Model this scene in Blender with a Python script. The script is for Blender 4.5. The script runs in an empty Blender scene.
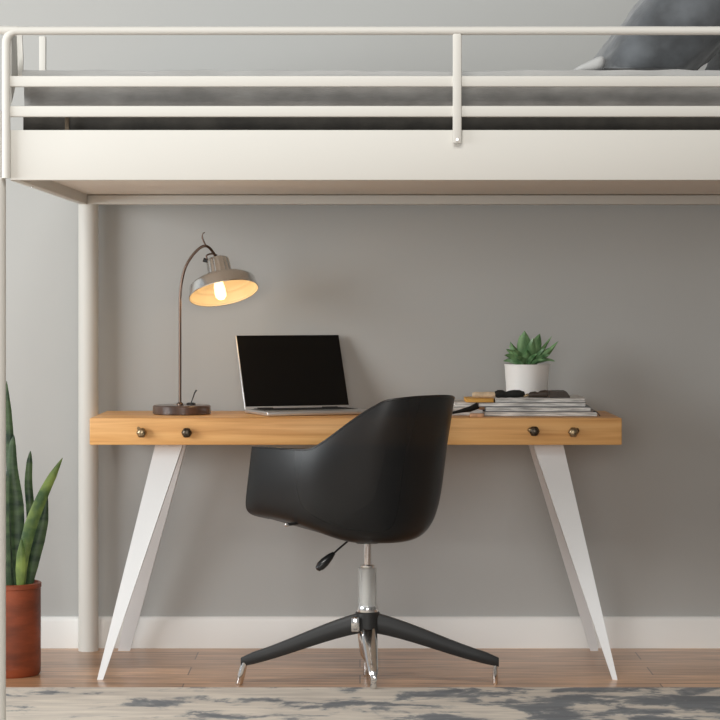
import bpy, bmesh, math, random
from mathutils import Vector, Matrix, Euler
random.seed(7)
C = bpy.context.scene.collection
PI = math.pi
F, HZ, CH = 2300.0, 300.0, 1.088      # focal length in pixels, horizon row, camera height

def W(px, py, Y):
    """world point seen at pixel (px,py) at depth Y"""
    return Vector(((px-360)*Y/F, Y, CH-(py-HZ)*Y/F))

# ------------------------------------------------------------------ materials
def mat(name, col, rough=.5, metal=0., bump=0., bscale=60., var=0., vscale=8., stretch=(1,1,1), spec=.5,
        col2=None, coat=0., emit=None, estr=0., sheen=0., detail=4.):
    m = bpy.data.materials.new(name); m.use_nodes = True
    nt = m.node_tree; N = nt.nodes; L = nt.links
    b = N['Principled BSDF']
    b.inputs['Base Color'].default_value = (*col, 1)
    b.inputs['Roughness'].default_value = rough
    b.inputs['Metallic'].default_value = metal
    b.inputs['Specular IOR Level'].default_value = spec
    b.inputs['Coat Weight'].default_value = coat
    b.inputs['Sheen Weight'].default_value = sheen
    if emit:
        b.inputs['Emission Color'].default_value = (*emit, 1); b.inputs['Emission Strength'].default_value = estr
    if var or bump or col2:
        tc = N.new('ShaderNodeTexCoord'); mp = N.new('ShaderNodeMapping'); mp.inputs['Scale'].default_value = stretch
        L.new(tc.outputs['Object'], mp.inputs['Vector'])
    if var or col2:
        n = N.new('ShaderNodeTexNoise'); n.inputs['Scale'].default_value = vscale; n.inputs['Detail'].default_value = detail
        L.new(mp.outputs[0], n.inputs['Vector'])
        r = N.new('ShaderNodeValToRGB'); r.color_ramp.elements[0].position = .35; r.color_ramp.elements[1].position = .65
        c2 = col2 or tuple(c*(1-var) for c in col)
        r.color_ramp.elements[0].color = (*c2, 1); r.color_ramp.elements[1].color = (*col, 1)
        L.new(n.outputs['Fac'], r.inputs['Fac']); L.new(r.outputs['Color'], b.inputs['Base Color'])
    if bump:
        n2 = N.new('ShaderNodeTexNoise'); n2.inputs['Scale'].default_value = bscale; n2.inputs['Detail'].default_value = 5
        L.new(mp.outputs[0], n2.inputs['Vector'])
        bp = N.new('ShaderNodeBump'); bp.inputs['Strength'].default_value = bump; bp.inputs['Distance'].default_value = .004
        L.new(n2.outputs['Fac'], bp.inputs['Height']); L.new(bp.outputs['Normal'], b.inputs['Normal'])
    return m

M = {}
M['wall'] = mat('wall_paint', (.475,.475,.458), .75, bump=.04, bscale=120)
M['trim'] = mat('trim_paint', (.93,.92,.89), .45)
M['bed'] = mat('bed_enamel', (.67,.65,.60), .55)
M['bedboard'] = mat('bed_underside_board', (.80,.72,.63), .6)
M['legw'] = mat('desk_leg_enamel', (.80,.80,.80), .35)
M['matt'] = mat('mattress_velvet', (.30,.287,.27), .9, var=.35, vscale=9, stretch=(1,1,2), bump=.5, bscale=35, sheen=.3)
M['mattlow'] = mat('mattress_lower_dark', (.05,.045,.038), .9, var=.5, vscale=14, bump=.3, bscale=60)  # darker tone for the lower band of the mattress side
M['sheet'] = mat('pale_sheet', (.52,.52,.51), .85, bump=.5, bscale=25, var=.08)
M['pillow'] = mat('grey_velvet', (.135,.148,.162), .75, var=.65, vscale=7, bump=1., bscale=16, sheen=.5)
M['pillow2'] = mat('charcoal_velvet', (.07,.074,.08), .8, var=.3, vscale=7, bump=.5, bscale=25, sheen=.4)
M['chrome'] = mat('chrome', (.78,.77,.76), .14, 1.)
M['steel'] = mat('brushed_steel', (.78,.78,.77), .22, 1., bump=.08, bscale=200, stretch=(1,1,.1))
M['darkmetal'] = mat('black_metal', (.018,.018,.018), .42, 0.)
M['bronze'] = mat('lamp_bronze', (.16,.11,.085), .33, 1.)
M['brass'] = mat('aged_brass', (.55,.42,.26), .32, 1., var=.5, vscale=150)
M['darkbronze'] = mat('dark_bronze', (.16,.13,.10), .38, 1., var=.6, vscale=200)
M['walnut'] = mat('dark_walnut', (.14,.078,.055), .3, var=.5, vscale=30, stretch=(1,1,.5), coat=.3)
M['shadein'] = mat('shade_inner_enamel', (.82,.69,.48), .5)
M['bulb'] = mat('bulb_glow', (1,.8,.5), .5, emit=(1,.80,.50), estr=1.7)
M['alu'] = mat('laptop_aluminium', (.70,.70,.70), .35, .8)
M['screen'] = mat('laptop_screen_black', (.004,.004,.004), .35, spec=.25)
M['keys'] = mat('laptop_keys', (.02,.02,.02), .6)
M['pot'] = mat('white_ceramic', (.95,.93,.90), .4)
M['soil'] = mat('soil', (.04,.028,.02), .95, bump=1, bscale=120)
M['terra'] = mat('terracotta', (.30,.062,.02), .5, var=.55, vscale=7, stretch=(1,1,3), bump=.25, bscale=45, coat=.15)
M['blacklever'] = mat('black_plastic', (.012,.012,.012), .25)
M['paper'] = mat('paper_pages', (.98,.95,.90), .8, var=.62, vscale=30, stretch=(.5,.5,9))
M['papera'] = mat('magazine_pages_grey', (.95,.92,.87), .7, var=.7, vscale=30, stretch=(.6,.6,10))
M['cover1'] = mat('magazine_cover_dark', (.10,.09,.09), .4)
M['cover2'] = mat('magazine_cover_taupe', (.20,.15,.12), .4)
M['cover3'] = mat('magazine_cover_white', (.72,.71,.69), .4)
M['cover4'] = mat('magazine_cover_blue_grey', (.17,.19,.21), .4)
M['yellow'] = mat('ochre_cloth', (.75,.40,.08), .6)
M['orange'] = mat('light_wood_handle', (.72,.42,.24), .5, var=.3, vscale=80)
M['cream'] = mat('cream_wood', (.80,.62,.42), .55, var=.3, vscale=60)
M['bristle'] = mat('black_bristles', (.012,.012,.01), .8, bump=1, bscale=200)
M['leather'] = mat('dark_brown_leather', (.055,.038,.028), .5, bump=.4, bscale=120)
M['glass'] = mat('clear_sleeve', (.9,.9,.88), .08)

def leafmat(name, dark, light, sc=20, st=(1,1,.2)):
    return mat(name, light, .38, var=.1, vscale=sc, stretch=st, col2=dark, bump=.1, bscale=50)
M['leaf'] = leafmat('snake_leaf', (.012,.032,.016), (.075,.125,.05), 16, (.7,.7,2.2))
M['leafy'] = leafmat('snake_leaf_lime', (.035,.08,.02), (.20,.27,.06), 18, (1,1,1))
M['succ'] = leafmat('succulent_leaf', (.06,.16,.055), (.24,.42,.19), 45, (1,1,.4))

# translucent-black moulded plastic of the chair
def chair_plastic():
    m = mat('chair_shell_plastic', (.008,.0085,.009), .36, spec=.45)
    nt = m.node_tree; b = nt.nodes['Principled BSDF']
    tr = nt.nodes.new('ShaderNodeBsdfTransparent'); mx = nt.nodes.new('ShaderNodeMixShader')
    mx.inputs[0].default_value = .13
    nt.links.new(b.outputs[0], mx.inputs[1]); nt.links.new(tr.outputs[0], mx.inputs[2])
    nt.links.new(mx.outputs[0], nt.nodes['Material Output'].inputs['Surface'])
    return m
M['shell'] = chair_plastic()

def clear():
    m = M['glass']; b = m.node_tree.nodes['Principled BSDF']
    b.inputs['Transmission Weight'].default_value = .75; b.inputs['IOR'].default_value = 1.2
clear()

def pine():
    m = bpy.data.materials.new('pine_wood'); m.use_nodes = True
    nt = m.node_tree; N = nt.nodes; L = nt.links; b = N['Principled BSDF']
    tc = N.new('ShaderNodeTexCoord'); mp = N.new('ShaderNodeMapping'); mp.inputs['Scale'].default_value = (1.1, 14, 26)
    L.new(tc.outputs['Object'], mp.inputs[0])
    n = N.new('ShaderNodeTexNoise'); n.inputs['Scale'].default_value = 2.2; n.inputs['Detail'].default_value = 7; n.inputs['Distortion'].default_value = .6
    L.new(mp.outputs[0], n.inputs[0])
    r = N.new('ShaderNodeValToRGB'); e = r.color_ramp.elements
    e[0].position = .3; e[0].color = (.66,.31,.095,1); e[1].position = .68; e[1].color = (.92,.53,.21,1)
    x = r.color_ramp.elements.new(.5); x.color = (.82,.43,.15,1)
    L.new(n.outputs['Fac'], r.inputs[0])
    n2 = N.new('ShaderNodeTexNoise'); n2.inputs['Scale'].default_value = 3.; L.new(tc.outputs['Object'], n2.inputs[0])
    hs = N.new('ShaderNodeHueSaturation'); mr = N.new('ShaderNodeMapRange')
    mr.inputs[3].default_value = .88; mr.inputs[4].default_value = 1.12
    L.new(n2.outputs['Fac'], mr.inputs[0]); L.new(mr.outputs[0], hs.inputs['Value']); L.new(r.outputs[0], hs.inputs['Color'])
    L.new(hs.outputs[0], b.inputs['Base Color']); b.inputs['Roughness'].default_value = .42
    return m
M['pine'] = pine()

def floor_wood():
    m = bpy.data.materials.new('floor_planks'); m.use_nodes = True
    nt = m.node_tree; N = nt.nodes; L = nt.links; b = N['Principled BSDF']
    tc = N.new('ShaderNodeTexCoord')
    br = N.new('ShaderNodeTexBrick'); br.inputs['Scale'].default_value = 1; br.offset = .37
    br.inputs['Brick Width'].default_value = 1.35; br.inputs['Row Height'].default_value = .145
    br.inputs['Mortar Size'].default_value = .0022; br.inputs['Mortar Smooth'].default_value = .3; br.inputs['Bias'].default_value = 0
    br.inputs['Color1'].default_value = (.42,.235,.125,1); br.inputs['Color2'].default_value = (.65,.385,.215,1); br.inputs['Mortar'].default_value = (.12,.065,.04,1)
    L.new(tc.outputs['Object'], br.inputs[0])
    mp = N.new('ShaderNodeMapping'); mp.inputs['Scale'].default_value = (2.2, 30, 1); L.new(tc.outputs['Object'], mp.inputs[0])
    n = N.new('ShaderNodeTexNoise'); n.inputs['Scale'].default_value = 1.7; n.inputs['Detail'].default_value = 8; n.inputs['Distortion'].default_value = .8
    L.new(mp.outputs[0], n.inputs[0])
    r = N.new('ShaderNodeValToRGB'); e = r.color_ramp.elements; e[0].position = .36; e[0].color = (.52,.46,.42,1); e[1].position = .64; e[1].color = (1.12,1.1,1.1,1)
    L.new(n.outputs['Fac'], r.inputs[0])
    mx = N.new('ShaderNodeMix'); mx.data_type = 'RGBA'; mx.blend_type = 'MULTIPLY'; mx.inputs[0].default_value = .9
    L.new(br.outputs['Color'], mx.inputs[6]); L.new(r.outputs[0], mx.inputs[7]); L.new(mx.outputs[2], b.inputs['Base Color'])
    b.inputs['Roughness'].default_value = .3; b.inputs['Coat Weight'].default_value = .1
    return m
M['floor'] = floor_wood()

def rug_mat():
    m = bpy.data.materials.new('distressed_rug'); m.use_nodes = True
    nt = m.node_tree; N = nt.nodes; L = nt.links; b = N['Principled BSDF']
    tc = N.new('ShaderNodeTexCoord')
    def noise(sc, stretch, det=5, dist=0., off=(0,0,0)):
        mp = N.new('ShaderNodeMapping'); mp.inputs['Scale'].default_value = stretch; mp.inputs['Location'].default_value = off
        L.new(tc.outputs['Object'], mp.inputs[0])
        n = N.new('ShaderNodeTexNoise'); n.inputs['Scale'].default_value = sc; n.inputs['Detail'].default_value = det; n.inputs['Distortion'].default_value = dist
        L.new(mp.outputs[0], n.inputs[0]); return n
    n1 = noise(5.8, (.9,1,1), 9, .35, (3.1,1.7,0))
    n1.inputs['Roughness'].default_value = .62
    # more blue-grey towards the right-hand side
    sx = N.new('ShaderNodeSeparateXYZ'); L.new(tc.outputs['Object'], sx.inputs[0])
    ma = N.new('ShaderNodeMath'); ma.operation = 'MULTIPLY_ADD'; ma.inputs[1].default_value = -.085; ma.inputs[2].default_value = 0
    L.new(sx.outputs['X'], ma.inputs[0])
    ad = N.new('ShaderNodeMath'); ad.operation = 'ADD'; L.new(n1.outputs['Fac'], ad.inputs[0]); L.new(ma.outputs[0], ad.inputs[1])
    r = N.new('ShaderNodeValToRGB'); e = r.color_ramp.elements
    e[0].position = .40; e[0].color = (.185,.20,.22,1); e[1].position = .52; e[1].color = (.72,.66,.585,1)
    x = e.new(.455); x.color = (.30,.305,.31,1); x2 = e.new(.475); x2.color = (.56,.53,.49,1)
    L.new(ad.outputs[0], r.inputs[0])
    n2 = noise(9, (.5,2.5,1), 6, .5)
    r2 = N.new('ShaderNodeValToRGB'); e = r2.color_ramp.elements; e[0].position = .3; e[0].color = (.78,.76,.75,1); e[1].position = .7; e[1].color = (1.12,1.1,1.06,1)
    L.new(n2.outputs['Fac'], r2.inputs[0])
    mx = N.new('ShaderNodeMix'); mx.data_type = 'RGBA'; mx.blend_type = 'MULTIPLY'; mx.inputs[0].default_value = 1
    L.new(r.outputs[0], mx.inputs[6]); L.new(r2.outputs[0], mx.inputs[7]); L.new(mx.outputs[2], b.inputs['Base Color'])
    n3 = noise(260, (1,1,1), 2)
    bp = N.new('ShaderNodeBump'); bp.inputs['Strength'].default_value = .35; bp.inputs['Distance'].default_value = .003
    L.new(n3.outputs['Fac'], bp.inputs['Height']); L.new(bp.outputs[0], b.inputs['Normal'])
    b.inputs['Roughness'].default_value = .95
    return m
M['rug'] = rug_mat()

# ------------------------------------------------------------------ mesh helpers
def bm_box(bm, lo, hi, bev=0., seg=2):
    r = bmesh.ops.create_cube(bm, size=1)
    vs = r['verts']; lo = Vector(lo); hi = Vector(hi); c = (lo+hi)/2; d = hi-lo
    for v in vs: v.co = Vector((v.co.x*d.x, v.co.y*d.y, v.co.z*d.z)) + c
    if bev:
        es = list({e for v in vs for e in v.link_edges})
        bmesh.ops.bevel(bm, geom=es, offset=bev, segments=seg, affect='EDGES', profile=.5)

def frame(d):
    d = d.normalized(); up = Vector((0,0,1)) if abs(d.z) < .95 else Vector((0,1,0))
    a = d.cross(up).normalized(); return a, a.cross(d).normalized()

def bm_tube(bm, pts, rad, n=16, cap=True):
    pts = [Vector(p) for p in pts]; K = len(pts)
    rads = rad if isinstance(rad, (list, tuple)) else [rad]*K
    rings = []; a0 = None
    for i, p in enumerate(pts):
        d = (pts[min(i+1,K-1)]-pts[max(i-1,0)]).normalized()
        if a0 is None: a, b = frame(d)
        else:
            a = (a0 - d*a0.dot(d)).normalized(); b = a.cross(d).normalized()
        a0 = a
        rings.append([bm.verts.new(p + (a*math.cos(2*PI*k/n)+b*math.sin(2*PI*k/n))*rads[i]) for k in range(n)])
    for i in range(K-1):
        for k in range(n):
            bm.faces.new((rings[i][k], rings[i][(k+1)%n], rings[i+1][(k+1)%n], rings[i+1][k]))
    if cap: bm.faces.new(rings[0][::-1]); bm.faces.new(rings[-1])

def bm_lathe(bm, prof, axis=(0,0,1), origin=(0,0,0), n=48, ripple=0., nr=0):
    ax = Vector(axis).normalized(); a, b = frame(ax); o = Vector(origin); rings = []
    for r, h in prof:
        if r < 1e-6: rings.append([bm.verts.new(o+ax*h)])
        else:
            rings.append([bm.verts.new(o+ax*h+(a*math.cos(2*PI*k/n)+b*math.sin(2*PI*k/n))*(r*(1+(ripple*math.cos(nr*2*PI*k/n) if ripple else 0)))) for k in range(n)])
    for i in range(len(rings)-1):
        p, q = rings[i], rings[i+1]
        for k in range(n):
            k2 = (k+1) % n
            if len(p) == 1 and len(q) == 1: continue
            if len(p) == 1: bm.faces.new((p[0], q[k2], q[k]))
            elif len(q) == 1: bm.faces.new((p[k], p[k2], q[0]))
            else: bm.faces.new((p[k], p[k2], q[k2], q[k]))

def bm_prism(bm, ringA, ringB):
    A = [bm.verts.new(v) for v in ringA]; B = [bm.verts.new(v) for v in ringB]; n = len(A)
    bm.faces.new(A[::-1]); bm.faces.new(B)
    for k in range(n): bm.faces.new((A[k], A[(k+1)%n], B[(k+1)%n], B[k]))

def obj(name, bm, m, parent=None, smooth=True, loc=None, mods=None, angle=40):
    bmesh.ops.recalc_face_normals(bm, faces=bm.faces)
    me = bpy.data.meshes.new(name); 
    if loc is None and parent is not None: loc = None
    if loc is not None:
        off = Vector(loc)
        for v in bm.verts: v.co -= off
    elif parent is not None:
        for v in bm.verts: v.co -= parent['_w']
    bm.to_mesh(me); bm.free()
    me.materials.append(m)
    if smooth:
        me.shade_smooth() if hasattr(me, 'shade_smooth') else None
        try: me.set_sharp_from_angle(angle=math.radians(angle))
        except Exception: pass
    o = bpy.data.objects.new(name, me); C.objects.link(o)
    if loc is not None: o.location = Vector(loc); o_w = Vector(loc)
    elif parent is not None: o_w = parent['_w'].copy()
    else: o_w = Vector((0,0,0))
    if parent is not None:
        o.parent = parent['o']
        if loc is not None: o.location = Vector(loc)-parent['_w']
    if mods: mods(o)
    return {'o': o, '_w': o_w}

def props(o, label=None, cat=None, group=None, kind=None):
    o = o['o'] if isinstance(o, dict) else o
    for k, v in (('label', label), ('category', cat), ('group', group), ('kind', kind)):
        if v: o[k] = v

def thing(name, loc, label, cat, group=None):
    o = bpy.data.objects.new(name, None); C.objects.link(o); o.location = loc; o.empty_display_size = .05
    props(o, label, cat, group); return {'o': o, '_w': Vector(loc)}

def box(name, lo, hi, m, parent=None, bev=.002, **k):
    bm = bmesh.new(); bm_box(bm, lo, hi, bev); return obj(name, bm, m, parent, **k)
def tube(name, pts, r, m, parent=None, n=16, **k):
    bm = bmesh.new(); bm_tube(bm, pts, r, n); return obj(name, bm, m, parent, **k)
def lathe(name, prof, m, parent=None, axis=(0,0,1), origin=(0,0,0), n=48, **k):
    bm = bmesh.new(); bm_lathe(bm, prof, axis, origin, n, k.pop('ripple', 0), k.pop('nr', 0)); return obj(name, bm, m, parent, **k)
def bez(p0, p1, p2, p3, n=12):
    out = []
    for i in range(n+1):
        t = i/n; s = 1-t
        out.append(Vector(p0)*s**3+Vector(p1)*3*s*s*t+Vector(p2)*3*s*t*t+Vector(p3)*t**3)
    return out

# ------------------------------------------------------------------ the room
WY = 7.20
w = box('wall_back', (-3.2, WY, 0), (3.2, WY+.1, 2.9), M['wall'], bev=0, smooth=False); props(w, kind='structure')
f = box('floor', (-3.2, 3.2, -.05), (3.2, WY+.1, 0), M['floor'], bev=0, smooth=False); props(f, kind='structure')
bm = bmesh.new()
prof = [(0,0),(-.016,0),(-.016,.083),(-.013,.092),(-.006,.0975),(0,.0975)]
bm_prism(bm, [(-3.2, WY+a, b) for a, b in prof], [(3.2, WY+a, b) for a, b in prof])
s = obj('baseboard_back', bm, M['trim']); props(s, kind='structure')

# rug
bm = bmesh.new(); RY = 6.405; n = 60
bm_box(bm, (-2.0, 4.6, 0), (2.0, RY, .010), .003)
rg = obj('area_rug', bm, M['rug']); props(rg, 'cream and blue-grey distressed area rug on the wooden floor', 'rug')

# ------------------------------------------------------------------ loft bed
BX0, BX1, BF, BB = -.868, 1.30, 5.68, 7.14
bed = thing('loft_bed', (BX0, BF, 0), 'off-white metal loft bed frame standing over the desk', 'bed')
zt, zb = W(0,130,BF).z, W(0,180,BF).z
box('side_panel', (BX0+.004, BF, zb), (BX1, BF+.022, zt), M['bed'], bed, .0015)
box('end_panel', (BX0, BF+.022, zb), (BX0+.024, BB+.03, zt-.03), M['bed'], bed, .0015)
box('end_panel', (BX1-.024, BF+.022, zb), (BX1, BB+.03, zt-.03), M['bed'], bed, .0015)
box('back_rail', (BX0+.024, BB-.03, zb), (BX1-.024, BB+.03, zb+.028), M['bed'], bed, .002)
box('underside_board', (BX0+.024, BF+.022, zb+.030), (BX1-.024, BB+.03, zb+.046), M['bedboard'], bed, .001)
# small screw head below the left end panel
lathe('screw', [(0,0),(.0035,.0005),(.004,.002),(.004,.003),(0,.003)], M['chrome'], bed, (0,0,-1), (BX0+.013, 6.0, zb+.001), 16)
# posts
for x in (-.843, BX1-.03):
    lathe('post', [(0,0),(.031,0),(.031,zb+.001),(0,zb+.001)], M['bed'], bed, (0,0,1), (x, BB, 0), 40)
px = -.896
lathe('post', [(0,.0102),(.0195,.0102),(.0195,zb+.003),(.0185,zb+.006),(0,zb+.006)], M['bed'], bed, (0,0,1), (px, BF+.012, 0), 40)
lathe('post', [(0,.0102),(.0195,.0102),(.0195,zb+.003),(.0185,zb+.006),(0,zb+.006)], M['bed'], bed, (0,0,1), (BX1+.025, BF+.012, 0), 40)
lathe('post_cap', [(.0190,0),(.0190,zt+.03-zb),(.017,zt+.04-zb),(0,zt+.04-zb)], M['bed'], bed, (0,0,1), (px-.006, BF+.022, zb+.008), 32)
# bent guard rail tube: along the top, down the left side
zr = W(0,31,BF).z; r = .0107; gx = W(6.5,0,BF).x; gy = BF-.006
def bend(x, s, R=.03):
    return [Vector((x, gy, zb+.004)), Vector((x, gy, zr-R-.02))] + [Vector((x+s*R*(1-math.cos(a)), gy, zr-R+R*math.sin(a))) for a in [i*PI/16 for i in range(9)]]
pts = bend(gx, 1) + bend(BX1, -1)[::-1]
tube('guard_rail', pts, r, M['bed'], bed, 20)
tube('end_rail', [(gx-.16, gy+.004, zr+.002), (gx-.05, gy+.002, zr+.002), (gx+.03, gy, zr+.001)], r*.98, M['bed'], bed, 18)
for a, b in ((76,87),(106,117)):
    z1, z0 = W(0,a,BF).z, W(0,b,BF).z
    box('guard_rail', (gx+.002, BF-.008, z0), (BX1, BF+.008, z1), M['bed'], bed, .004)
ux = W(457,0,BF).x
up = box('guard_upright', (ux-.011, BF-.014, W(0,143.5,BF).z), (ux+.011, BF-.005, W(0,34,BF).z), M['bed'], bed, .004)
lathe('screw', [(0,.003),(.0030,.003),(.0042,.001),(.0042,0),(0,0)], M['steel'], up, (0,-1,0), (ux, BF-.0138, W(0,140,BF).z), 14)
# left end guard: angled plate, upright plate, far upright
bm = bmesh.new()
xa = -.8685
bm_prism(bm, [(xa, BF+.012, W(0,36,BF).z), (xa, 5.78, W(0,36,5.78).z), (xa, 5.80, W(0,76,5.8).z), (xa, BF+.012, W(0,104,BF).z)],
             [(xa+.006, BF+.012, W(0,36,BF).z), (xa+.006, 5.78, W(0,36,5.78).z), (xa+.006, 5.80, W(0,76,5.8).z), (xa+.006, BF+.012, W(0,104,BF).z)])
obj('end_guard_plate', bm, M['bed'], bed)
bm = bmesh.new(); Y = 5.80
ring = [W(17,35,Y), W(22,35,Y), W(23,60,Y), W(22.5,75.5,Y), W(14,75.5,Y), W(15.5,50,Y)]
bm_prism(bm, ring, [p+Vector((0,.012,0)) for p in ring]); obj('end_guard_plate', bm, M['bed'], bed)
Y = 6.9; xx = BX0+.004
Y = 6.27
box('end_upright', (W(39,0,Y).x, Y, W(0,73,Y).z-.06), (W(45.5,0,Y).x, Y+.02, W(0,36,Y).z), M['bed'], bed, .002)
# end rail inside, joining the upright to the front frame
tube('end_rail', [(W(42,0,Y).x, Y+.01, W(0,38,Y).z), (gx, BF+.01, zr-.02)], .006, M['bed'], bed, 12) if False else None
# slat seen in the gap under the mattress
box('slat', (W(66,0,5.73).x, BF+.026, zb+.05), (W(68.5,0,5.73).x+.004, BF+.036, W(0,114,5.73).z), mat('slat_brown', (.10,.07,.04), .6), bed, .001)

# mattress
mt = thing('mattress', (.2, 6.4, zb+.048), 'grey velvet-sided mattress lying inside the loft bed frame', 'mattress')
MF = BF+.045
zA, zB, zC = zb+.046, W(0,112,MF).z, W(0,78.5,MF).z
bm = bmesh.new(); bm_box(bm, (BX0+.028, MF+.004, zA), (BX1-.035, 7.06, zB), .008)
obj('mattress_lower', bm, M['mattlow'], mt)  # lower band of the mattress side, in a darker colour
bm = bmesh.new()
def soft_slab(bm, x0, x1, y0, y1, z0, z1, nx, ny, amp, rad, seed=0, amp_side=.004):
    from mathutils import noise
    bmesh.ops.create_cube(bm, size=1)
    bmesh.ops.subdivide_edges(bm, edges=[e for e in bm.edges if abs(e.verts[0].co.x-e.verts[1].co.x) > .5], cuts=nx, use_grid_fill=True)
    bmesh.ops.subdivide_edges(bm, edges=[e for e in bm.edges if abs(e.verts[0].co.y-e.verts[1].co.y) > .5], cuts=ny, use_grid_fill=True)
    bmesh.ops.subdivide_edges(bm, edges=[e for e in bm.edges if abs(e.verts[0].co.z-e.verts[1].co.z) > .5], cuts=5, use_grid_fill=True)
    for v in bm.verts:
        x = x0+(v.co.x+.5)*(x1-x0); y = y0+(v.co.y+.5)*(y1-y0); z = z0+(v.co.z+.5)*(z1-z0)
        # rounded edges
        c = Vector((min(max(x, x0+rad), x1-rad), min(max(y, y0+rad), y1-rad), min(max(z, z0+rad), z1-rad)))
        d = Vector((x, y, z))-c
        p = c + (d.normalized()*rad if d.length > 1e-6 else Vector())
        nz = noise.noise(Vector((p.x*6+seed, p.y*5, 0)))+.5*noise.noise(Vector((p.x*17+seed, p.y*13, 3)))
        if v.co.z > 0: p.z += nz*amp
        p.y += noise.noise(Vector((p.x*9, p.z*22+seed, 8)))*amp_side
        v.co = p
soft_slab(bm, BX0+.026, BX1-.03, MF, 7.07, zB-.004, zC, 90, 10, .003, .018, 2)
obj('mattress_top', bm, M['matt'], mt, angle=80)

# pale duvet over the mattress
bm = bmesh.new(); soft_slab(bm, W(24,0,5.8).x, BX1-.05, MF+.03, 7.03, zC+.0035, W(0,71.5,5.8).z, 110, 16, .007, .006, 5)
sh = obj('bed_sheet', bm, M['sheet'], angle=80); props(sh, 'pale grey rumpled sheet spread over the loft mattress', 'bedding')

# pillows
def pillow(name, c, L, H, T, rot, m, label, seed, corner=.18):
    from mathutils import noise
    bm = bmesh.new(); n = 28; top = []; bot = []
    for s, arr in ((1, top), (-1, bot)):
        for i in range(n+1):
            row = []
            for j in range(n+1):
                u = -1+2*i/n; v = -1+2*j/n
                puff = (max(0, 1-abs(u)**2.6)*max(0, 1-abs(v)**2.6))**.42
                pin = 1-.10*(1-abs(v)**2)*(abs(u)**6)  # sides pull in between corners
                pin2 = 1-.10*(1-abs(u)**2)*(abs(v)**6)
                x = u*L/2*pin; y = v*H/2*pin2
                z = s*T/2*puff + .014*noise.noise(Vector((u*2.2+seed, v*2.2, s)))*puff + .010*noise.noise(Vector((u*5+seed, v*5, s)))*puff + .005*abs(noise.noise(Vector((u*11+seed, v*9, s))))
                row.append((x, y, z))
            arr.append(row)
    V = {}
    def vert(i, j, s):
        k = (i, j, 0 if i in (0, n) or j in (0, n) else s)
        if k not in V: V[k] = bm.verts.new((top if s > 0 else bot)[i][j])
        return V[k]
    for s in (1, -1):
        for i in range(n):
            for j in range(n):
                q = [vert(i,j,s), vert(i+1,j,s), vert(i+1,j+1,s), vert(i,j+1,s)]
                bm.faces.new(q if s > 0 else q[::-1])
    R = Euler(rot).to_matrix()
    for v in bm.verts: v.co = R @ v.co + Vector(c)
    # the underside is squashed flat where the pillow rests on the sheet
    for v in bm.verts:
        if v.co.z < zm+.016: v.co.z = zm+.013+max(-.004, (v.co.z-zm-.016)*.05)
    o = obj(name, bm, m, loc=c, angle=80); props(o, label, 'pillow', 'pillows at the head of the loft bed'); return o
zm = W(0,71.5,5.8).z
pillow('pillow', W(667,38,6.05)+Vector((0,0,0)), .60, .50, .235, (0, -math.radians(50), 0), M['pillow'], 'large blue-grey velvet pillow leaning upright at the bed head', 1)
pillow('pillow', (1.165, 6.20, zm+.085), .42, .52, .17, (0, math.radians(-8), 0), M['pillow2'], 'charcoal pillow lying flat behind the leaning one, at right edge', 4)
# crumpled white pillow beside them
bm = bmesh.new(); soft_slab(bm, W(572,0,5.9).x, W(604,0,5.9).x, 5.86, 6.15, zm+.006, zm+.060, 26, 14, .012, .022, 9, .01)
for v in bm.verts:
    k = (v.co.x-W(572,0,5.9).x)/.10
    v.co.z = zm+.004+(v.co.z-zm-.004)*(.20+.85*min(1, max(0, k)))
o = obj('throw_blanket', bm, M['sheet'], angle=80); props(o, 'small crumpled pale blanket tucked beside the blue-grey pillow', 'blanket')

# ------------------------------------------------------------------ desk
DF, DB = 6.70, 7.15
dx0, dx1 = W(89.5,0,DF).x, W(622,0,DF).x
dz1, dz0 = W(0,418,DF).z, W(0,445,DF).z
desk = thing('desk', (0, 6.9, 0), 'long pine desk with tapered white splayed legs under the bed', 'desk')
box('desk_top', (dx0, DF, dz0), (dx1, DB-.01, dz1), M['pine'], desk, .004)
def blade(p_tl, p_tr, p_bl, p_br, Yt, Yb, flange, side, zfoot):
    """folded-sheet tapered leg: front face plus a flange going back on one side"""
    bm = bmesh.new(); tl, tr = W(*p_tl, Yt), W(*p_tr, Yt); bl, br_ = W(*p_bl, Yb), W(*p_br, Yb)
    tl.z = tr.z = dz0; bl.z = br_.z = zfoot
    t = Vector((0, .006, 0))
    bm_prism(bm, [tl, tr, tr+t, tl+t], [bl, br_, br_+t, bl+t])
    a, b = (tr, br_) if side > 0 else (tl, bl)
    k = Vector((-.005*side, 0, 0)); Fb = Vector((0, flange, 0)); Fs = Vector((0, .010, 0))
    bm_prism(bm, [a+t*.5, a+k+t*.5, a+k+Fb, a+Fb], [b+t*.5, b+k+t*.5, b+k+Fs, b+Fs])
    return bm
obj('leg', blade((155.5,446),(183,446),(97,680),(103,680),6.76,6.59,.05,1,0), M['legw'], desk, smooth=False)
obj('leg', blade((533,446),(563,446),(612.5,680),(617.5,680),6.76,6.59,.05,-1,0), M['legw'], desk, smooth=False)
obj('leg', blade((162,446),(188,446),(118,650),(130,650),7.04,7.13,.04,1,0), M['legw'], desk, smooth=False)
obj('leg', blade((527,446),(553,446),(590.5,650),(598.5,650),7.04,7.13,.04,-1,0), M['legw'], desk, smooth=False)
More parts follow.
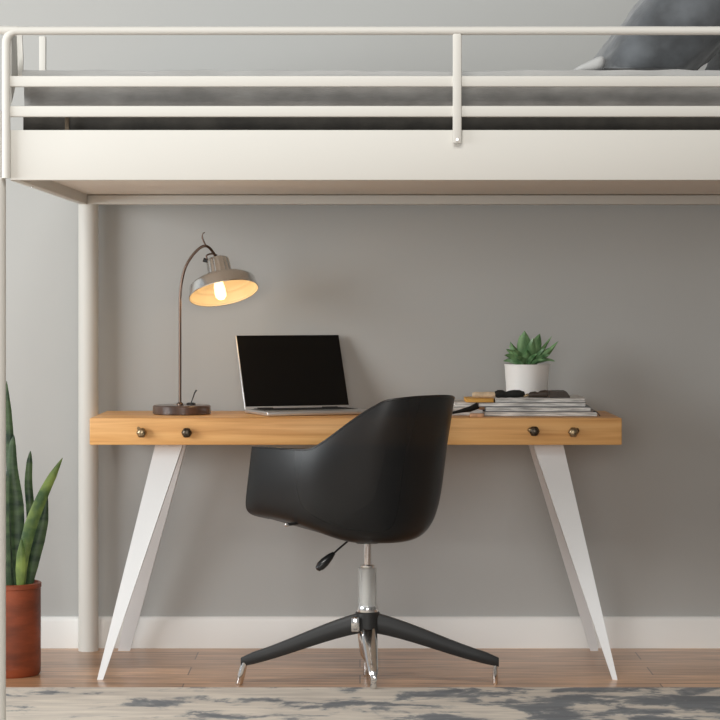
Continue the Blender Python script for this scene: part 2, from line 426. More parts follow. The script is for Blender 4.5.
def knob(px, py, m, label, kind):
    c = W(px, py, DF); q = lathe('knob', [(0,.024),(.008,.0235),(.0135,.019),(.0148,.013),(.0125,.008),(.006,.006),(.0055,0),(0,0)], m, desk, (0,-1,0), c, 20, ripple=.05, nr=6)
    props(q, label)
    if kind == 'ring':
        bm = bmesh.new(); R = []
        for i in range(17):
            a = 2*PI*i/16; R.append(c+Vector((-.004+.005*math.cos(a)-.008*math.sin(a)*.7, -.014-.003*math.cos(a), .004+.012*math.sin(a))))
        bm_tube(bm, R, .0022, 8); obj('pull_ring', bm, M['brass'], q)
    if kind == 'side':
        bm = bmesh.new(); bm_lathe(bm, [(0,.0),(.006,.001),(.0075,.007),(.005,.011),(0,.012)], (-1,-.4,.25), c+Vector((-.008,-.012,.003)), 12); obj('knob_collar', bm, M['brass'], q)
    if kind == 'sideR':
        bm = bmesh.new(); bm_lathe(bm, [(0,.0),(.006,.001),(.0075,.007),(.005,.011),(0,.012)], (1,-.3,.5), c+Vector((.006,-.010,.003)), 12); obj('knob_collar', bm, M['darkbronze'], q)
knob(142, 432.5, M['brass'], 'small brass ring knob', 'ring')
knob(187, 432.5, M['darkbronze'], 'round dark bronze knob', '')
knob(534, 431, M['darkbronze'], 'dark bronze knob with a brass collar', 'side')
knob(573, 432, M['brass'], 'pale brass knob', 'sideR')

# ------------------------------------------------------------------ chair
CX, CY = W(367.5,0,6.50).x, 6.50
ch = thing('desk_chair', (CX, CY, 0), 'black moulded swivel armchair with four-star base, facing the desk', 'chair')
def spw(x, e): return math.copysign(abs(x)**e, x)
def sst(x): x = max(0, min(1, x)); return x*x*(3-2*x)
P = {'n2e': 15, 'n1': 2.7735, 't0': 0.33, 't1': 0.74, 'za': 0.6765, 'far': 0.032, 'zb': 0.8245, 'w': 0.2616, 'wt': 0.2, 'n2': 3.8, 'zf': 0.4150, 'zfr': 0.4860, 'tf': 0.4267, 'draft': 0.0445, 'uf': 0.1655, 'L': 0.385, 'lean': 0.061, 'slope': -0.0468, 'al': 0.8156, 'X0': 0.004, 'Y0': 6.4978}
def shell_pt(P, t, s):
    th = t*PI/2; e = 2/P['n1']; rise = sst((P['t1']-abs(t))/(P['t1']-P['t0']))
    za = P['za']-(P['far']*sst(-t*1.2) if t < 0 else 0); zr = za+(P['zb']-za)*rise-.013*min(1, abs(t)/.4)**2*rise
    n2 = P['n2']+(P['n2e']-P['n2'])*abs(t)**4+2.6*(1-abs(t))**2; ph = s*PI/2
    r = max(0, math.cos(ph))**(2/n2); h = 1-math.sin(ph)**(2/n2)
    zb_ = P['zf']+(P['zfr']-P['zf'])*sst((abs(t)-P['tf'])/(1-P['tf']))*r**.7
    z = zb_+(zr-zb_)*h; hb = (z-zb_)/(P['zb']-P['zf']); d = 1-P['draft']*(1-h)
    v = P['w']*(1-P['wt']*rise*hb)*spw(math.sin(th), e)*d*r
    ub = P['uf']-P['L']*abs(math.cos(th))**e*d-P['lean']*rise*hb**2.0
    uc = P['uf']-P['L']*.62*(1-abs(t)**1.6)-.02*abs(t)
    u = uc+(ub-uc)*r-P['slope']*(1-h)*abs(t)**3*r
    ca, sa = math.cos(P['al']), math.sin(P['al'])
    return Vector((P['X0']-u*ca-v*sa, P['Y0']+u*sa-v*ca, z))
bm = bmesh.new(); NT, NS = 56, 26
def tmap(i):
    return -1+2*i/NT
def smap(j):
    return j/NS
G = [[bm.verts.new(shell_pt(P, tmap(i), smap(j))) for j in range(NS)] for i in range(NT+1)]
# centre seam: mirrored columns share the centre-line vertex
Cc = {}
for i in range(NT+1):
    k = round(abs(tmap(i)), 5)
    if k not in Cc: Cc[k] = bm.verts.new(shell_pt(P, abs(tmap(i)), 1))
    G[i].append(Cc[k])
for i in range(NT):
    for j in range(NS):
        q = []
        for v in (G[i][j], G[i+1][j], G[i+1][j+1], G[i][j+1]):
            if v not in q: q.append(v)
        if len(q) >= 3:
            try: bm.faces.new(q)
            except ValueError: pass
def shell_mods(o):
    m = o.modifiers.new('Solidify', 'SOLIDIFY'); m.thickness = .006; m.offset = 0
    m = o.modifiers.new('Bevel', 'BEVEL'); m.width = .0018; m.segments = 2; m.limit_method = 'ANGLE'; m.angle_limit = math.radians(50)
bmesh.ops.remove_doubles(bm, verts=bm.verts, dist=1e-5)
shell = obj('shell_seat', bm, M['shell'], ch, mods=shell_mods, angle=60)
# rolled rim along the top edge
rim = [shell_pt(P, -1+2*i/90, 0) for i in range(91)]
bm = bmesh.new()
edge_l = [shell_pt(P, 1, s/20) for s in range(0, 20)]
edge_r = [shell_pt(P, -1, s/20) for s in range(0, 20)]
bm_tube(bm, edge_r[::-1]+rim[1:-1]+edge_l, .0036, 10)
obj('rim', bm, M['blacklever'], shell, angle=80)
# mechanism under the seat
zs = P['zf']
bm = bmesh.new(); bm_box(bm, (CX-.035, CY-.03, zs-.014), (CX+.035, CY+.03, zs+.004), .008)
obj('seat_plate', bm, M['darkmetal'], ch)
lathe('gas_lift', [(0,.21),(.0115,.21),(.0115,zs-.006),(0,zs-.006)], M['chrome'], ch, (0,0,1), (CX, CY, 0), 28)
lathe('lift_collar', [(.0118,.330),(.020,.330),(.021,.333),(.021,.339),(.0118,.341)], M['chrome'], ch, (0,0,1), (CX, CY, 0), 28)
zt_ = W(0,568,CY).z; zb__ = W(0,606,CY).z
lathe('lift_sleeve', [(.0255,zb__-.01),(.0255,zt_),(.0235,zt_+.001),(.0235,zb__-.01)], M['glass'], ch, (0,0,1), (CX, CY, 0), 32)
lathe('lift_core', [(0,zb__-.01),(.0175,zb__-.01),(.0175,zt_-.004),(.014,zt_),(0,zt_)], M['steel'], ch, (0,0,1), (CX, CY, 0), 32)
# hub
lathe('hub', [(0,.070),(.012,.072),(.020,.085),(.024,.11),(.028,.14),(.030,.18),(.0305,zb__-.012),(.031,zb__-.004),(.029,zb__+.001),(0,zb__+.001)], M['chrome'], ch, (0,0,1), (CX, CY, 0), 36)
lathe('hub_collar', [(.031,.150),(.0345,.152),(.0345,.205),(.031,.208)], M['darkmetal'], ch, (0,0,1), (CX, CY, 0), 36)
bm = bmesh.new(); bm_box(bm, (CX-.047, CY-.040, .155), (CX-.022, CY-.012, .196), .005)
obj('hub_clamp', bm, M['chrome'], ch)
def star_leg(ang, R, m, hw0, hw1, foot, z_in=(.205,.148), z_out=(.083,.052), zfloor=0., lean=0.):
    d = Vector((math.cos(ang), math.sin(ang), 0)); n = Vector((-d.y, d.x, 0))
    bm = bmesh.new(); K = 10; prev = None
    for i in range(K+1):
        t = i/K; rr = .018+(R-.018)*t
        s = t*t*(3-2*t)*.35+t*.65
        zt2 = z_in[0]+(z_out[0]-z_in[0])*(s*.85+.15*t); zb2 = z_in[1]+(z_out[1]-z_in[1])*s
        hw = hw0+(hw1-hw0)*t; p = Vector((CX, CY, 0))+d*rr
        if i == K: zt2 -= .006; hw *= .7
        ring = [p+n*hw*a+Vector((0,0,zb2+(zt2-zb2)*b)) for a, b in ((-1,.25),(-.7,.02),(.7,.02),(1,.25),(1,.8),(.6,1),(-.6,1),(-1,.8))]
        vs = [bm.verts.new(v) for v in ring]
        if prev:
            for k in range(8): bm.faces.new((prev[k], prev[(k+1)%8], vs[(k+1)%8], vs[k]))
        else: bm.faces.new(vs[::-1])
        prev = vs
    bm.faces.new(prev)
    l = obj('leg', bm, m, ch, angle=45)
    p = Vector((CX, CY, 0))+d*(R-.010)
    top = Vector((p.x, p.y, z_out[1]+.012)); bot = p+d*lean*.5+Vector((0,0,zfloor+.001))
    bm = bmesh.new(); bm_tube(bm, [bot, bot+Vector((0,0,.004)), top.lerp(bot,.5), top], [foot*.8, foot, foot, foot*.9], 18)
    obj('glide', bm, M['chrome'], l); return l
al = math.radians(180); rl = W(243,0,CY).x-CX
star_leg(PI, .358, M['darkmetal'], .020, .011, .0105, lean=.03)
star_leg(0.0, .371, M['darkmetal'], .020, .011, .0075)
star_leg(PI/2+.02, .16, M['darkmetal'], .020, .011, .008)
fl = star_leg(-PI/2+.13, .135, M['chrome'], .025, .012, .0095, z_in=(.175,.11), z_out=(.055,.030), zfloor=.0105)
props(fl, 'polished chrome front leg')
# height lever with paddle
a = W(348,541,6.46); b = W(333,554,6.42)
lv = tube('height_lever', [a+Vector((.03,.02,.005)), a, (a+b)/2+Vector((-.003,0,-.002)), b], .0028, M['darkmetal'], ch, 10)
c0, c1 = W(334.5,552.5,6.42), W(316.5,570,6.40)
bm = bmesh.new(); ax = (c1-c0); L_ = ax.length
bm_lathe(bm, [(0,0),(.005,.002),(.010,L_*.25),(.0135,L_*.55),(.013,L_*.78),(.008,L_*.95),(0,L_)], ax, c0, 20)
obj('paddle', bm, M['blacklever'], lv)
a = W(308,522,6.40); b = W(288,524.5,6.36)
tl2 = tube('tilt_lever', [a+Vector((.08,.06,-.008)), a, b], [.004,.004,.0045], M['darkmetal'], ch, 10)
bm = bmesh.new(); bm_lathe(bm, [(0,-.002),(.0055,0),(.006,.008),(.004,.011),(0,.012)], (b-a), b, 14); obj('lever_cap', bm, M['chrome'], tl2)

# ------------------------------------------------------------------ lamp
LY = 6.93
lb = W(182,0,LY); lamp = thing('desk_lamp', (lb.x, LY, dz1), 'lit desk lamp with steel dome shade and round dark wood base', 'lamp')
bm = bmesh.new(); bm_lathe(bm, [(0,0),(.084,0),(.0875,.003),(.0875,.024),(.084,.0275),(0,.0275)], (0,0,1), (lb.x, LY, dz1), 40, .012, 7)
obj('lamp_base', bm, M['walnut'], lamp)
lathe('rod_collar', [(.004,0),(.010,0),(.010,.004),(.006,.008),(.004,.008)], M['bronze'], lamp, (0,0,1), (W(180,0,LY).x, LY, dz1+.0275), 20)
rc = W(223.8, 293.4, LY)
ax = Vector((-.2053*.945, .325, .945*.978)).normalized()
ctop = rc+ax*.118
path = [W(180,406,LY), W(180,350,LY), W(180,310,LY), W(180.2,296,LY), W(181.5,283,LY), W(184.5,270,LY), W(189,260.5,LY), W(195,252.5,LY), W(201,247.3,LY), W(206,246,LY), W(210,248.5,LY+.01), W(213.5,253,LY+.02)]
def smooth_path(p, k=4):
    out = []
    for i in range(len(p)-1):
        p0, p1, p2, p3 = p[max(i-1,0)], p[i], p[i+1], p[min(i+2,len(p)-1)]
        for j in range(k):
            t = j/k
            out.append(.5*((2*p1)+(p2-p0)*t+(2*p0-5*p1+4*p2-p3)*t*t+(3*p1-p0-3*p2+p3)*t**3))
    out.append(p[-1]); return out
path.append(ctop-ax*.004)
tube('arm', smooth_path(path), .0042, M['bronze'], lamp, 12)
# hook of wire on top of the bend
hk = [W(206,246,LY), W(203.5,241,LY), W(202.3,237,LY), W(203,233.5,LY), W(205,232.5,LY)]
tube('wire_hook', smooth_path(hk), [.0026]*9+[.0016]*8, M['bronze'], lamp, 8)
# dome shade: rim band, shoulder, neck
sh_prof = [(.1055,0),(.107,.002),(.1065,.0045),(.1045,.006),(.1035,.012),(.1005,.031),(.0995,.034),(.0975,.0355),(.0905,.037),(.0895,.0380),(.0880,.042),(.082,.046),(.070,.050),(.055,.053),(.042,.055),(.036,.057)]
inner = [(r_-.003 if r_ > .05 else r_-.003, h_-(.0025 if h_ > .03 else 0)) for r_, h_ in sh_prof][::-1]
shade = lathe('lamp_shade', sh_prof, M['steel'], lamp, ax, rc, 56)
lathe('shade_lining', inner[:-1]+[(.1045,.0005)], M['shadein'], shade, ax, rc, 56)
cap = lathe('socket_cap', [(.0375,.055),(.0375,.062),(.0355,.067),(.0335,.104),(.031,.111),(.022,.116),(.010,.118),(0,.118)], M['steel'], lamp, ax, rc, 48, ripple=.045, nr=16)
lathe('ceiling_ring', [(0,.0535),(.034,.0535),(.034,.0540),(0,.0540)], M['shadein'], shade, ax, rc, 24)
sd = Vector((-1,0,0)); cp = rc+ax*.104
bm = bmesh.new(); bm_tube(bm, [cp+sd*.026, cp+sd*.044+Vector((0,0,.006))], [.0055,.0065], 12); obj('thumb_screw', bm, M['darkmetal'], cap)
bm = bmesh.new(); bm_tube(bm, smooth_path([cp+sd*.030, cp+sd*.030+Vector((-.004,0,.018)), cp+sd*.016+Vector((0,0,.024)), ctop+Vector((0,0,.006))]), .0028, 8); obj('bracket', bm, M['bronze'], cap)
lathe('bulb', [(0,-.018),(.010,-.017),(.016,-.010),(.0175,.0),(.0165,.020),(.013,.038),(.012,.052),(0,.052)], M['bulb'], lamp, ax, rc+Vector((-.010,0,0)), 28)
# small toggle standing behind the rod
q = W(191,403.7,LY+.03)
bm = bmesh.new(); bm_lathe(bm, [(0,0),(.014,0),(.014,.004),(.008,.006),(0,.006)], (0,0,1), (q.x, LY+.03, dz1+.0275), 18)
bm_tube(bm, [Vector((q.x, LY+.03, dz1+.031)), W(194.5,393,LY+.03), W(196.5,390,LY+.03)], [.0016,.002,.003], 8)
obj('toggle_switch', bm, M['darkmetal'], lamp)

# ------------------------------------------------------------------ laptop
th = math.radians(21); lean = math.radians(23)
lp0 = W(244.5,411,6.97); lp0.z = dz1
lt = thing('laptop', (lp0.x, lp0.y, dz1), 'slim silver laptop standing open on the desk with a black screen', 'laptop')
R = Matrix.Rotation(th, 4, 'Z')
LW, LD, LH = .339, .215, .242
def place(bm, M4):
    for v in bm.verts: v.co = M4 @ v.co
T = Matrix.Translation(lp0) @ R
bm = bmesh.new(); bm_box(bm, (0, -LD, .002), (LW, 0, .014), .003, 3); place(bm, T); base = obj('laptop_base', bm, M['alu'], lt)
bm = bmesh.new(); bm_box(bm, (.02, -LD+.085, .0135), (LW-.02, -.02, .0146), .0004, 1)
for r_ in range(5):
    for k_ in range(13):
        x = .023+k_*.0216; y = -.034-r_*.0195
        bm_box(bm, (x, y-.0085, .0145), (x+.0185, y+.0085, .0158), 0)
place(bm, T); obj('keyboard', bm, M['keys'], base)
bm = bmesh.new(); bm_box(bm, (LW/2-.055, -LD+.008, .0137), (LW/2+.055, -LD+.078, .0145), .0003, 1); place(bm, T); obj('trackpad', bm, M['alu'], base)
TL = T @ Matrix.Translation((0, -.004, .013)) @ Matrix.Rotation(-lean, 4, 'X')
bm = bmesh.new(); bm_box(bm, (0, 0, 0), (LW, .006, LH), .0028, 3); place(bm, TL); lid = obj('laptop_lid', bm, M['alu'], lt)
bm = bmesh.new(); bm_box(bm, (.0035, -.0012, .008), (LW-.0015, .001, LH-.0015), .0005, 1); place(bm, TL); obj('screen', bm, M['screen'], lid)
for x0_ in (.04, LW-.09):
    bm = bmesh.new(); bm_tube(bm, [Vector((x0_, -.003, .013)), Vector((x0_+.05, -.003, .013))], .004, 12); place(bm, T); obj('hinge', bm, M['darkmetal'], base)

# ------------------------------------------------------------------ magazines, papers, brushes
def magazine(x0, x1, y0, y1, z0, h, rot, cover, pages, label, seed, spine=None):
    rnd = random.Random(seed)
    cx, cy = (x0+x1)/2, (y0+y1)/2
    t = thing('magazine', (cx, cy, z0), label, 'magazine', 'magazines stacked on the desk')
    Rm = Matrix.Translation((cx, cy, z0)) @ Matrix.Rotation(rot, 4, 'Z'); hx, hy = (x1-x0)/2, (y1-y0)/2
    bm = bmesh.new(); bm_box(bm, (-hx+.001, -hy+.001, .0012), (hx-.003, hy-.001, h-.0014), 0)
    # slightly uneven page edges
    bmesh.ops.subdivide_edges(bm, edges=bm.edges, cuts=5, use_grid_fill=True)
    for v in bm.verts: v.co.y += rnd.uniform(-.0006,.0006)
    place(bm, Rm); obj('pages', bm, pages, t, smooth=False)
    for za_, zb2 in ((0,.0013),(h-.0013,h)):
        bm = bmesh.new(); bm_box(bm, (-hx, -hy, za_), (hx, hy, zb2), .0005, 1); place(bm, Rm); obj('cover', bm, cover, t)
    bm = bmesh.new(); bm_box(bm, (-hx-.0008, -hy, 0), (-hx+.0012, hy, h), .0005, 1); place(bm, Rm); obj('spine', bm, spine or cover, t)
    return t
X = lambda px, Y=6.80: W(px,0,Y).x
z = dz1
specs = [(484,598,6.79,7.06,.0135,.0,'cover2','paper','bottom magazine of the stack, resting flat on the pine desk'),
         (486,592,6.80,7.07,.0135,-.012,'cover4','papera','second magazine from the bottom, with a blue-grey cover'),
         (478,586,6.81,7.07,.0125,.010,'cover1','paper','magazine with a dark cover in the middle of the stack'),
         (496,586,6.82,7.08,.0120,-.006,'cover3','papera','topmost white magazine, directly under the white plant pot')]
for i, (a, b, y0, y1, h, rot, cv, pg, lab) in enumerate(specs):
    magazine(X(a,y0), X(b,y0), y0, y1, z, h, rot, M[cv], M[pg], lab, i)
    z += h+.0002
ztop = z
# ochre notebook beside the top magazine
z3 = dz1+.0135*2+.0125+.0007
t = thing('notebook', (X(481,6.82), 6.9, z3), 'small ochre yellow notebook at the left end of the magazine stack', 'notebook')
box('cover', (X(466,6.82), 6.82, z3), (X(494,6.82), 6.98, z3+.0022), M['yellow'], t, .0006)
box('pages', (X(466.5,6.82), 6.821, z3+.0022), (X(493.5,6.82), 6.979, z3+.0085), M['yellow'], t, .0004)
box('cover', (X(466,6.82), 6.82, z3+.0085), (X(494,6.82), 6.98, z3+.0105), M['yellow'], t, .0006)
# loose paper stack at left
for i, (a, b, y0, y1, h, r_, lab) in enumerate([(452,482.5,6.85,7.05,.022,.0,'thick pad of white paper left of the magazine stack'),(455,476,6.87,7.06,.016,.0,'thinner white paper pad lying on the thick paper pad')]):
    zz = dz1 + (0 if i == 0 else .0222)
    bm = bmesh.new(); bm_box(bm, (X(a,y0), y0, zz), (X(b,y0), y1, zz+h), .0008, 1)
    bmesh.ops.subdivide_edges(bm, edges=bm.edges, cuts=3, use_grid_fill=True)
    rnd = random.Random(i)
    for v in bm.verts: v.co.x += rnd.uniform(-.001,.001)
    o = obj('paper_pad', bm, M['paper'], smooth=False, loc=(X((a+b)/2,y0), (y0+y1)/2, zz)); props(o, lab, 'paper', 'papers beside the magazines')

# black paint brush with a pale wooden end leaning on the papers
a = W(452,413,6.77); b = W(470,409,6.80); c = W(477,406,6.82); d = W(486,407.5,6.83)
a.z = max(a.z, dz1+.006)
br = thing('hand_brush', tuple(a), 'black hand brush with pale wooden tip poking out behind the chair', 'brush')
bm = bmesh.new(); bm_tube(bm, [a, a.lerp(b,.4), b, c], [.004,.005,.0085,.0100], 12); obj('brush_grip', bm, M['bristle'], br)
bm = bmesh.new(); bm_tube(bm, [c, c.lerp(d,.5), d], [.0088,.0092,.007], 12); obj('wooden_tip', bm, M['orange'], br)
# small black binder clip shape on the desk below
box('eraser', (X(470,6.76), 6.755, dz1), (X(484,6.76), 6.785, dz1+.010), M['orange'], None, .002)
props(bpy.data.objects['eraser'], 'small tan eraser at the lower left of the magazine stack', 'eraser')
# items lying on top of the stack, in front of the pot
by = 6.865
bz = ztop
br = thing('wooden_brush', (X(483,by), by, bz), 'cream wooden brush with black bristles lying on the magazines', 'brush')
x0, x1 = X(472,by), X(495,by); zz = z3+.0107
bm = bmesh.new()
pts = [(x0+.001, .0062), (x0+.01, .0095), (x0+.03, .0085), (x0+.05, .0095), (x1, .0085)]
bm_tube(bm, [Vector((p, by, zz+.0098)) for p, _ in pts], [q_ for _, q_ in pts], 14); obj('handle', bm, M['cream'], br)
bm = bmesh.new(); xs = [495,498,502,506,509,514,519,523,524.5]; rs = [.0085,.0112,.0115,.0085,.0100,.0115,.0115,.009,.004]
bm_tube(bm, [Vector((X(a_,by), by, ztop+rs[k]*.95+(.001 if k else .002))) for k, a_ in enumerate(xs)], rs, 14)
from mathutils import noise as _n
for v in bm.verts: v.co += Vector((0, .002*_n.noise(v.co*300), .0016*_n.noise(v.co*260+Vector((3,3,3)))))
obj('bristles', bm, M['bristle'], br)
# sunglasses-like folded strap & case
st = thing('leather_strap', (X(536,by), by, ztop), 'rolled dark brown leather strap with a metal clasp before the pot', 'strap')
bm = bmesh.new(); xs = [528,531,535,538,541,545,547.5]; rs = [.005,.0085,.0095,.008,.0105,.0115,.0110]
bm_tube(bm, [Vector((X(a_,by), by, ztop+rs[k]+.0002)) for k, a_ in enumerate(xs)], rs, 14); obj('roll', bm, M['leather'], st)
bm = bmesh.new(); bm_tube(bm, [Vector((X(523.5,by), by-.004, ztop+.004)), Vector((X(528,by), by-.002, ztop+.0085))], [.003,.005], 10); obj('clasp', bm, M['brass'], st)
bm = bmesh.new()
y0, y1 = by-.015, by+.075
xa, xb, xc = X(549,by), X(566,by), X(570,by)
bm_prism(bm, [(xa,y0,ztop),(xc,y0,ztop),(xc-.001,y0,ztop+.004),(xb,y0,ztop+.0195),(xa,y0,ztop+.0195)], [(xa,y1,ztop),(xc,y1,ztop),(xc-.001,y1,ztop+.004),(xb,y1,ztop+.0195),(xa,y1,ztop+.0195)])
bmesh.ops.bevel(bm, geom=list(bm.edges), offset=.0015, segments=2, affect='EDGES')
o = obj('leather_case', bm, M['leather'], loc=(xa, by, ztop)); props(o, 'flat dark brown leather case with a slanted end, on the magazines', 'case')
# little black clip at right end of the stack
zc = dz1+.0135+.0002
bm = bmesh.new(); xk = X(594,6.80)
bm_tube(bm, [Vector((xk-.003,6.79,dz1+.0145)), Vector((xk+.004,6.785,dz1+.0150)), Vector((xk+.009,6.785,dz1+.010)), Vector((xk+.016,6.785,dz1+.002))], .0016, 8)
o = obj('paper_clip', bm, M['darkmetal'], loc=(xk,6.785,dz1)); props(o, 'thin dark clip at the right end of the magazine stack', 'clip')

# potted succulent
PY = 6.985; pc = W(527,0,PY); z0 = ztop
pot = thing('potted_succulent', (pc.x, PY, z0), 'green spiky succulent in a round white pot on the magazines', 'plant')
ph_ = W(0,364,PY).z-z0
lathe('pot', [(0,0),(.059,0),(.062,.003),(.0685,ph_-.003),(.0690,ph_),(.0665,ph_),(.065,ph_-.008),(0,ph_-.008)], M['pot'], pot, (0,0,1), (pc.x, PY, z0), 48)
lathe('soil', [(0,ph_-.004),(.065,ph_-.006)], M['soil'], pot, (0,0,1), (pc.x, PY, z0), 32)
def leaf_mesh(bm, base, tip, width, side, curve=.0, thick=.004, K=9, widest=.4, power=1.):
    """pointed leaf: width across 'side', curved by 'curve' (vector)"""
    base, tip, side = Vector(base), Vector(tip), Vector(side).normalized(); cv = Vector(curve) if curve else Vector()
    ax_ = (tip-base).normalized(); side = (side-ax_*side.dot(ax_)).normalized(); nn = ax_.cross(side).normalized(); prev = None
    for i in range(K+1):
        t = i/K; p = base.lerp(tip, t)+cv*(4*t*(1-t))
        wv = (t/widest)**.6*.6+.4 if t < widest else max(0, 1-((t-widest)/(1-widest))**(1.5*power))
        wv *= width/2
        if i == K: 
            v = bm.verts.new(p)
            for k in range(4): bm.faces.new((prev[k], prev[(k+1)%4], v))
            break
        ring = [p-side*wv+nn*thick*.7, p-nn*thick*.8*(1-.5*t), p+side*wv+nn*thick*.7, p+nn*thick*.45]
        vs = [bm.verts.new(q) for q in ring]
        if prev:
            for k in range(4): bm.faces.new((prev[k], prev[(k+1)%4], vs[(k+1)%4], vs[k]))
        else: bm.faces.new(vs[::-1])
        prev = vs
bm = bmesh.new()
zb0 = z0+ph_-.004
def sleaf(px, py, dy, wd, bx=0, wide=.42, curve=None):
    t_ = W(px, py, PY+dy); base = Vector((pc.x+bx, PY+dy*.15, zb0))
    leaf_mesh(bm, base, t_, wd, (1, .15, 0), curve or (0, 0, 0), .0045, 10, wide, 1.1)
sleaf(524.5,330.5,-.01,.046,-.006,.55)
sleaf(540,333.5,.012,.036,.008,.6)
sleaf(533,338,-.02,.030,.004,.55)
sleaf(520,335,.02,.034,-.006,.5)
sleaf(510,341.5,.0,.022,-.012,.4)
sleaf(506,349,-.01,.020,-.015,.4,(0,0,.008))
sleaf(504,355.5,-.02,.020,-.018,.4,(0,0,.010))
sleaf(503,361,.0,.020,-.02,.4,(0,0,.010))
sleaf(509,345,.03,.020,-.012,.4)
sleaf(513,350,-.04,.026,-.01,.4,(0,0,.006))
sleaf(552.5,335.5,.02,.014,.014,.4)
sleaf(558.5,341,-.005,.020,.016,.45,(.002,0,-.004))
sleaf(551,347,.02,.024,.014,.45)
sleaf(555.5,361.5,-.005,.020,.02,.4,(0,0,.008))
sleaf(550,355,-.03,.024,.016,.4,(0,0,.006))
sleaf(545,348,-.03,.022,.01,.4)
sleaf(527,350,-.045,.028,.0,.4,(0,0,.004))
sleaf(537,354,-.05,.024,.004,.4,(0,0,.004))
sleaf(516,357,-.05,.024,-.006,.4,(0,0,.005))
sleaf(546,360,-.05,.020,.01,.4,(0,0,.006))
sleaf(530,343,.04,.030,.0,.4)
for v in bm.verts:
    if v.co.z < z0+ph_-.002: pass
obj('leaf_rosette', bm, M['succ'], pot, angle=50)

# ------------------------------------------------------------------ snake plant
SY = 6.69; sc = W(11,0,SY); pr = W(41,0,SY).x-sc.x
sp_ = thing('potted_snake_plant', (sc.x, SY, 0), 'tall snake plant in a terracotta cylinder pot at the left floor edge', 'plant')
sh_ = W(0,582,SY).z
lathe('pot', [(0,0),(pr-.006,0),(pr-.002,.005),(pr-.001,.03),(pr-.001,sh_-.016),(pr+.001,sh_-.014),(pr+.001,sh_-.002),(pr-.002,sh_),(pr-.008,sh_),(pr-.010,sh_-.02),(0,sh_-.02)], M['terra'], sp_, (0,0,1), (sc.x, SY, 0), 56)
lathe('soil', [(0,sh_-.012),(pr-.009,sh_-.014)], M['soil'], sp_, (0,0,1), (sc.x, SY, 0), 32)
def blade_leaf(pts, widths, dy, m, twist=.3, ph=0):
    p = smooth_path([W(a_, b_, SY+dy) for a_, b_ in pts], 5); wd = []
    n_ = len(p)
    for i in range(n_):
        t = i/(n_-1)*(len(widths)-1); k = min(int(t), len(widths)-2); wd.append(widths[k]+(widths[k+1]-widths[k])*(t-k))
    bm = bmesh.new(); prev = None
    for i, q in enumerate(p):
        d = (p[min(i+1,n_-1)]-p[max(i-1,0)]).normalized(); a_ = ph+twist*i/n_
        s_ = Vector((math.cos(a_), math.sin(a_), 0)); s_ = (s_-d*s_.dot(d)).normalized(); nn = d.cross(s_).normalized()
        hw = wd[i]*SY/F/2
        ring = [q-s_*hw-nn*hw*.25, q-s_*hw*.5-nn*.001, q+nn*(.002), q+s_*hw*.5-nn*.001, q+s_*hw-nn*hw*.25, q+nn*hw*.35+nn*.003]
        ring = [q-s_*hw, q-s_*hw*.5-nn*hw*.22, q-nn*hw*.30, q+s_*hw*.5-nn*hw*.22, q+s_*hw, q+s_*hw*.5+nn*(.003-hw*.18), q+nn*(.003-hw*.22), q-s_*hw*.5+nn*(.003-hw*.18)]
        vs = [bm.verts.new(v) for v in ring]
        if prev:
            for k in range(8): bm.faces.new((prev[k], prev[(k+1)%8], vs[(k+1)%8], vs[k]))
        else: bm.faces.new(vs[::-1])
        prev = vs
    bm.faces.new(prev)
    return obj('leaf', bm, m, sp_, angle=60)
b0 = 589
blade_leaf([(14,b0),(13.5,540),(12.5,495),(9.5,440),(8,410),(6.5,381)], [7,10,10,9,7,.5], .04, M['leaf'], .2)
blade_leaf([(18,b0),(18,545),(16.5,505),(12.5,470),(12.5,446),(14,435.5)], [7,13,14.5,11,7,.5], .0, M['leaf'], .2)
blade_leaf([(24,b0),(28,555),(31,520),(28.5,485),(29.5,462),(30.5,451)], [6,9,9,8,6,.5], .035, M['leaf'], .3)
blade_leaf([(22,b0),(23,560),(31,525),(43,495),(53,475),(62.5,458)], [6,11,13,11,8,.4], -.012, M['leafy'], .3)
blade_leaf([(29,b0),(33,565),(39,540),(44,520),(47.5,495)], [5,11,12,9,.4], .018, M['leaf'], .3)
blade_leaf([(20,b0),(20.5,570),(21,555),(21.5,538)], [6,10,9,.5], -.03, M['leafy'], .2)
blade_leaf([(8,b0),(5,550),(4,515),(6,480),(7.5,470)], [7,11,11,7,.5], -.02, M['leaf'], -.2)
blade_leaf([(2,b0),(-4,540),(-10,490),(-15,450)], [7,12,10,.5], .01, M['leaf'], -.2)

# ------------------------------------------------------------------ camera
cam = bpy.data.cameras.new('camera'); co = bpy.data.objects.new('camera', cam); C.objects.link(co)
co.location = (0, 0, CH); co.rotation_euler = (PI/2, 0, 0)
cam.sensor_width = 36; cam.lens = F/720*36; cam.shift_y = -(360-HZ)/720; cam.clip_end = 50
bpy.context.scene.camera = co

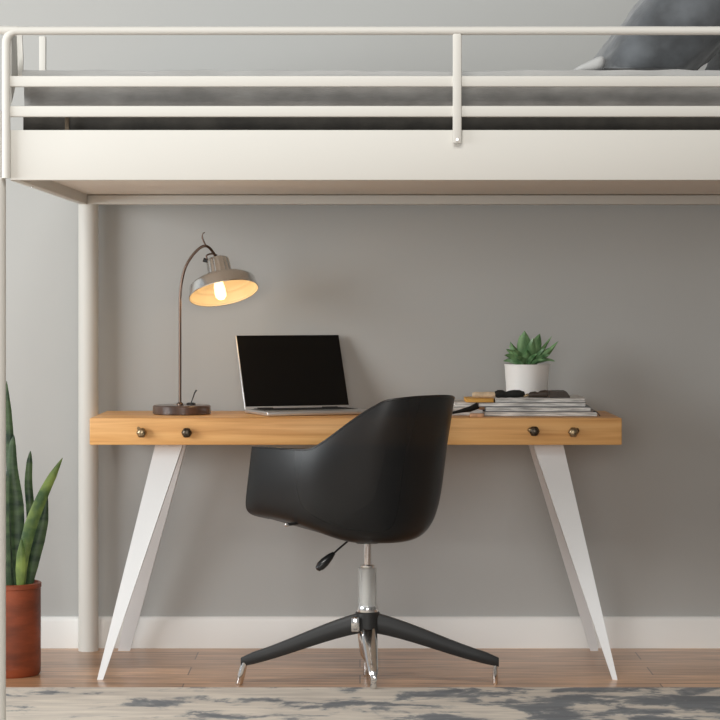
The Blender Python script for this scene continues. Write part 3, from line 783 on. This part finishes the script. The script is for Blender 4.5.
# ------------------------------------------------------------------ light
def area(name, loc, target, size, power, col, size_y=None):
    l = bpy.data.lights.new(name, 'AREA'); l.energy = power; l.color = col; l.size = size
    if size_y: l.shape = 'RECTANGLE'; l.size_y = size_y
    o = bpy.data.objects.new(name, l); C.objects.link(o); o.location = loc
    o.rotation_euler = (Vector(target)-Vector(loc)).to_track_quat('-Z', 'Y').to_euler(); return o
area('window_light', (-3.6, 4.7, 1.45), (.2, 7.0, 1.0), 1.9, 88, (.93,.975,1), 1.3)
area('high_fill', (-.6, 2.2, 4.6), (.1, 7, 1.6), 2.4, 150, (1,.985,.95), 1.6)  # added fill, set high to brighten the wall above the bed
area('front_fill', (-.3, -.5, 1.5), (.2, 7, 1.0), 2.6, 78, (1,.985,.95), 1.6)
l = bpy.data.lights.new('lamp_bulb_light', 'POINT'); l.energy = .34; l.color = (1,.70,.38); l.shadow_soft_size = .02
o = bpy.data.objects.new('lamp_bulb_light', l); C.objects.link(o); o.location = rc-ax*.040
wd = bpy.data.worlds.new('world'); bpy.context.scene.world = wd; wd.use_nodes = True
nt = wd.node_tree; bg = nt.nodes['Background']; tc = nt.nodes.new('ShaderNodeTexCoord'); sx = nt.nodes.new('ShaderNodeSeparateXYZ')
mr = nt.nodes.new('ShaderNodeMapRange'); rp = nt.nodes.new('ShaderNodeValToRGB')
nt.links.new(tc.outputs['Generated'], sx.inputs[0]); nt.links.new(sx.outputs['X'], mr.inputs[0])
mr.inputs[1].default_value = -1; mr.inputs[2].default_value = 1
e = rp.color_ramp.elements; e[0].color = (.93,.97,1.0,1); e[1].color = (.30,.285,.26,1)
for p_, c_ in ((.34,(.62,.62,.62)),(.42,(.16,.155,.15)),(.52,(.14,.135,.13)),(.60,(.6,.6,.59)),(.74,(.5,.5,.49)),(.82,(.2,.19,.18))):  # light and dark bands added so the chrome reflects some contrast
    q_ = e.new(p_); q_.color = (*c_, 1)
nt.links.new(mr.outputs[0], rp.inputs[0]); nt.links.new(rp.outputs[0], bg.inputs[0]); bg.inputs[1].default_value = .5
vs_ = bpy.context.scene.view_settings
vs_.view_transform = 'Standard'; vs_.look = 'None'; vs_.exposure = 0; vs_.gamma = 1
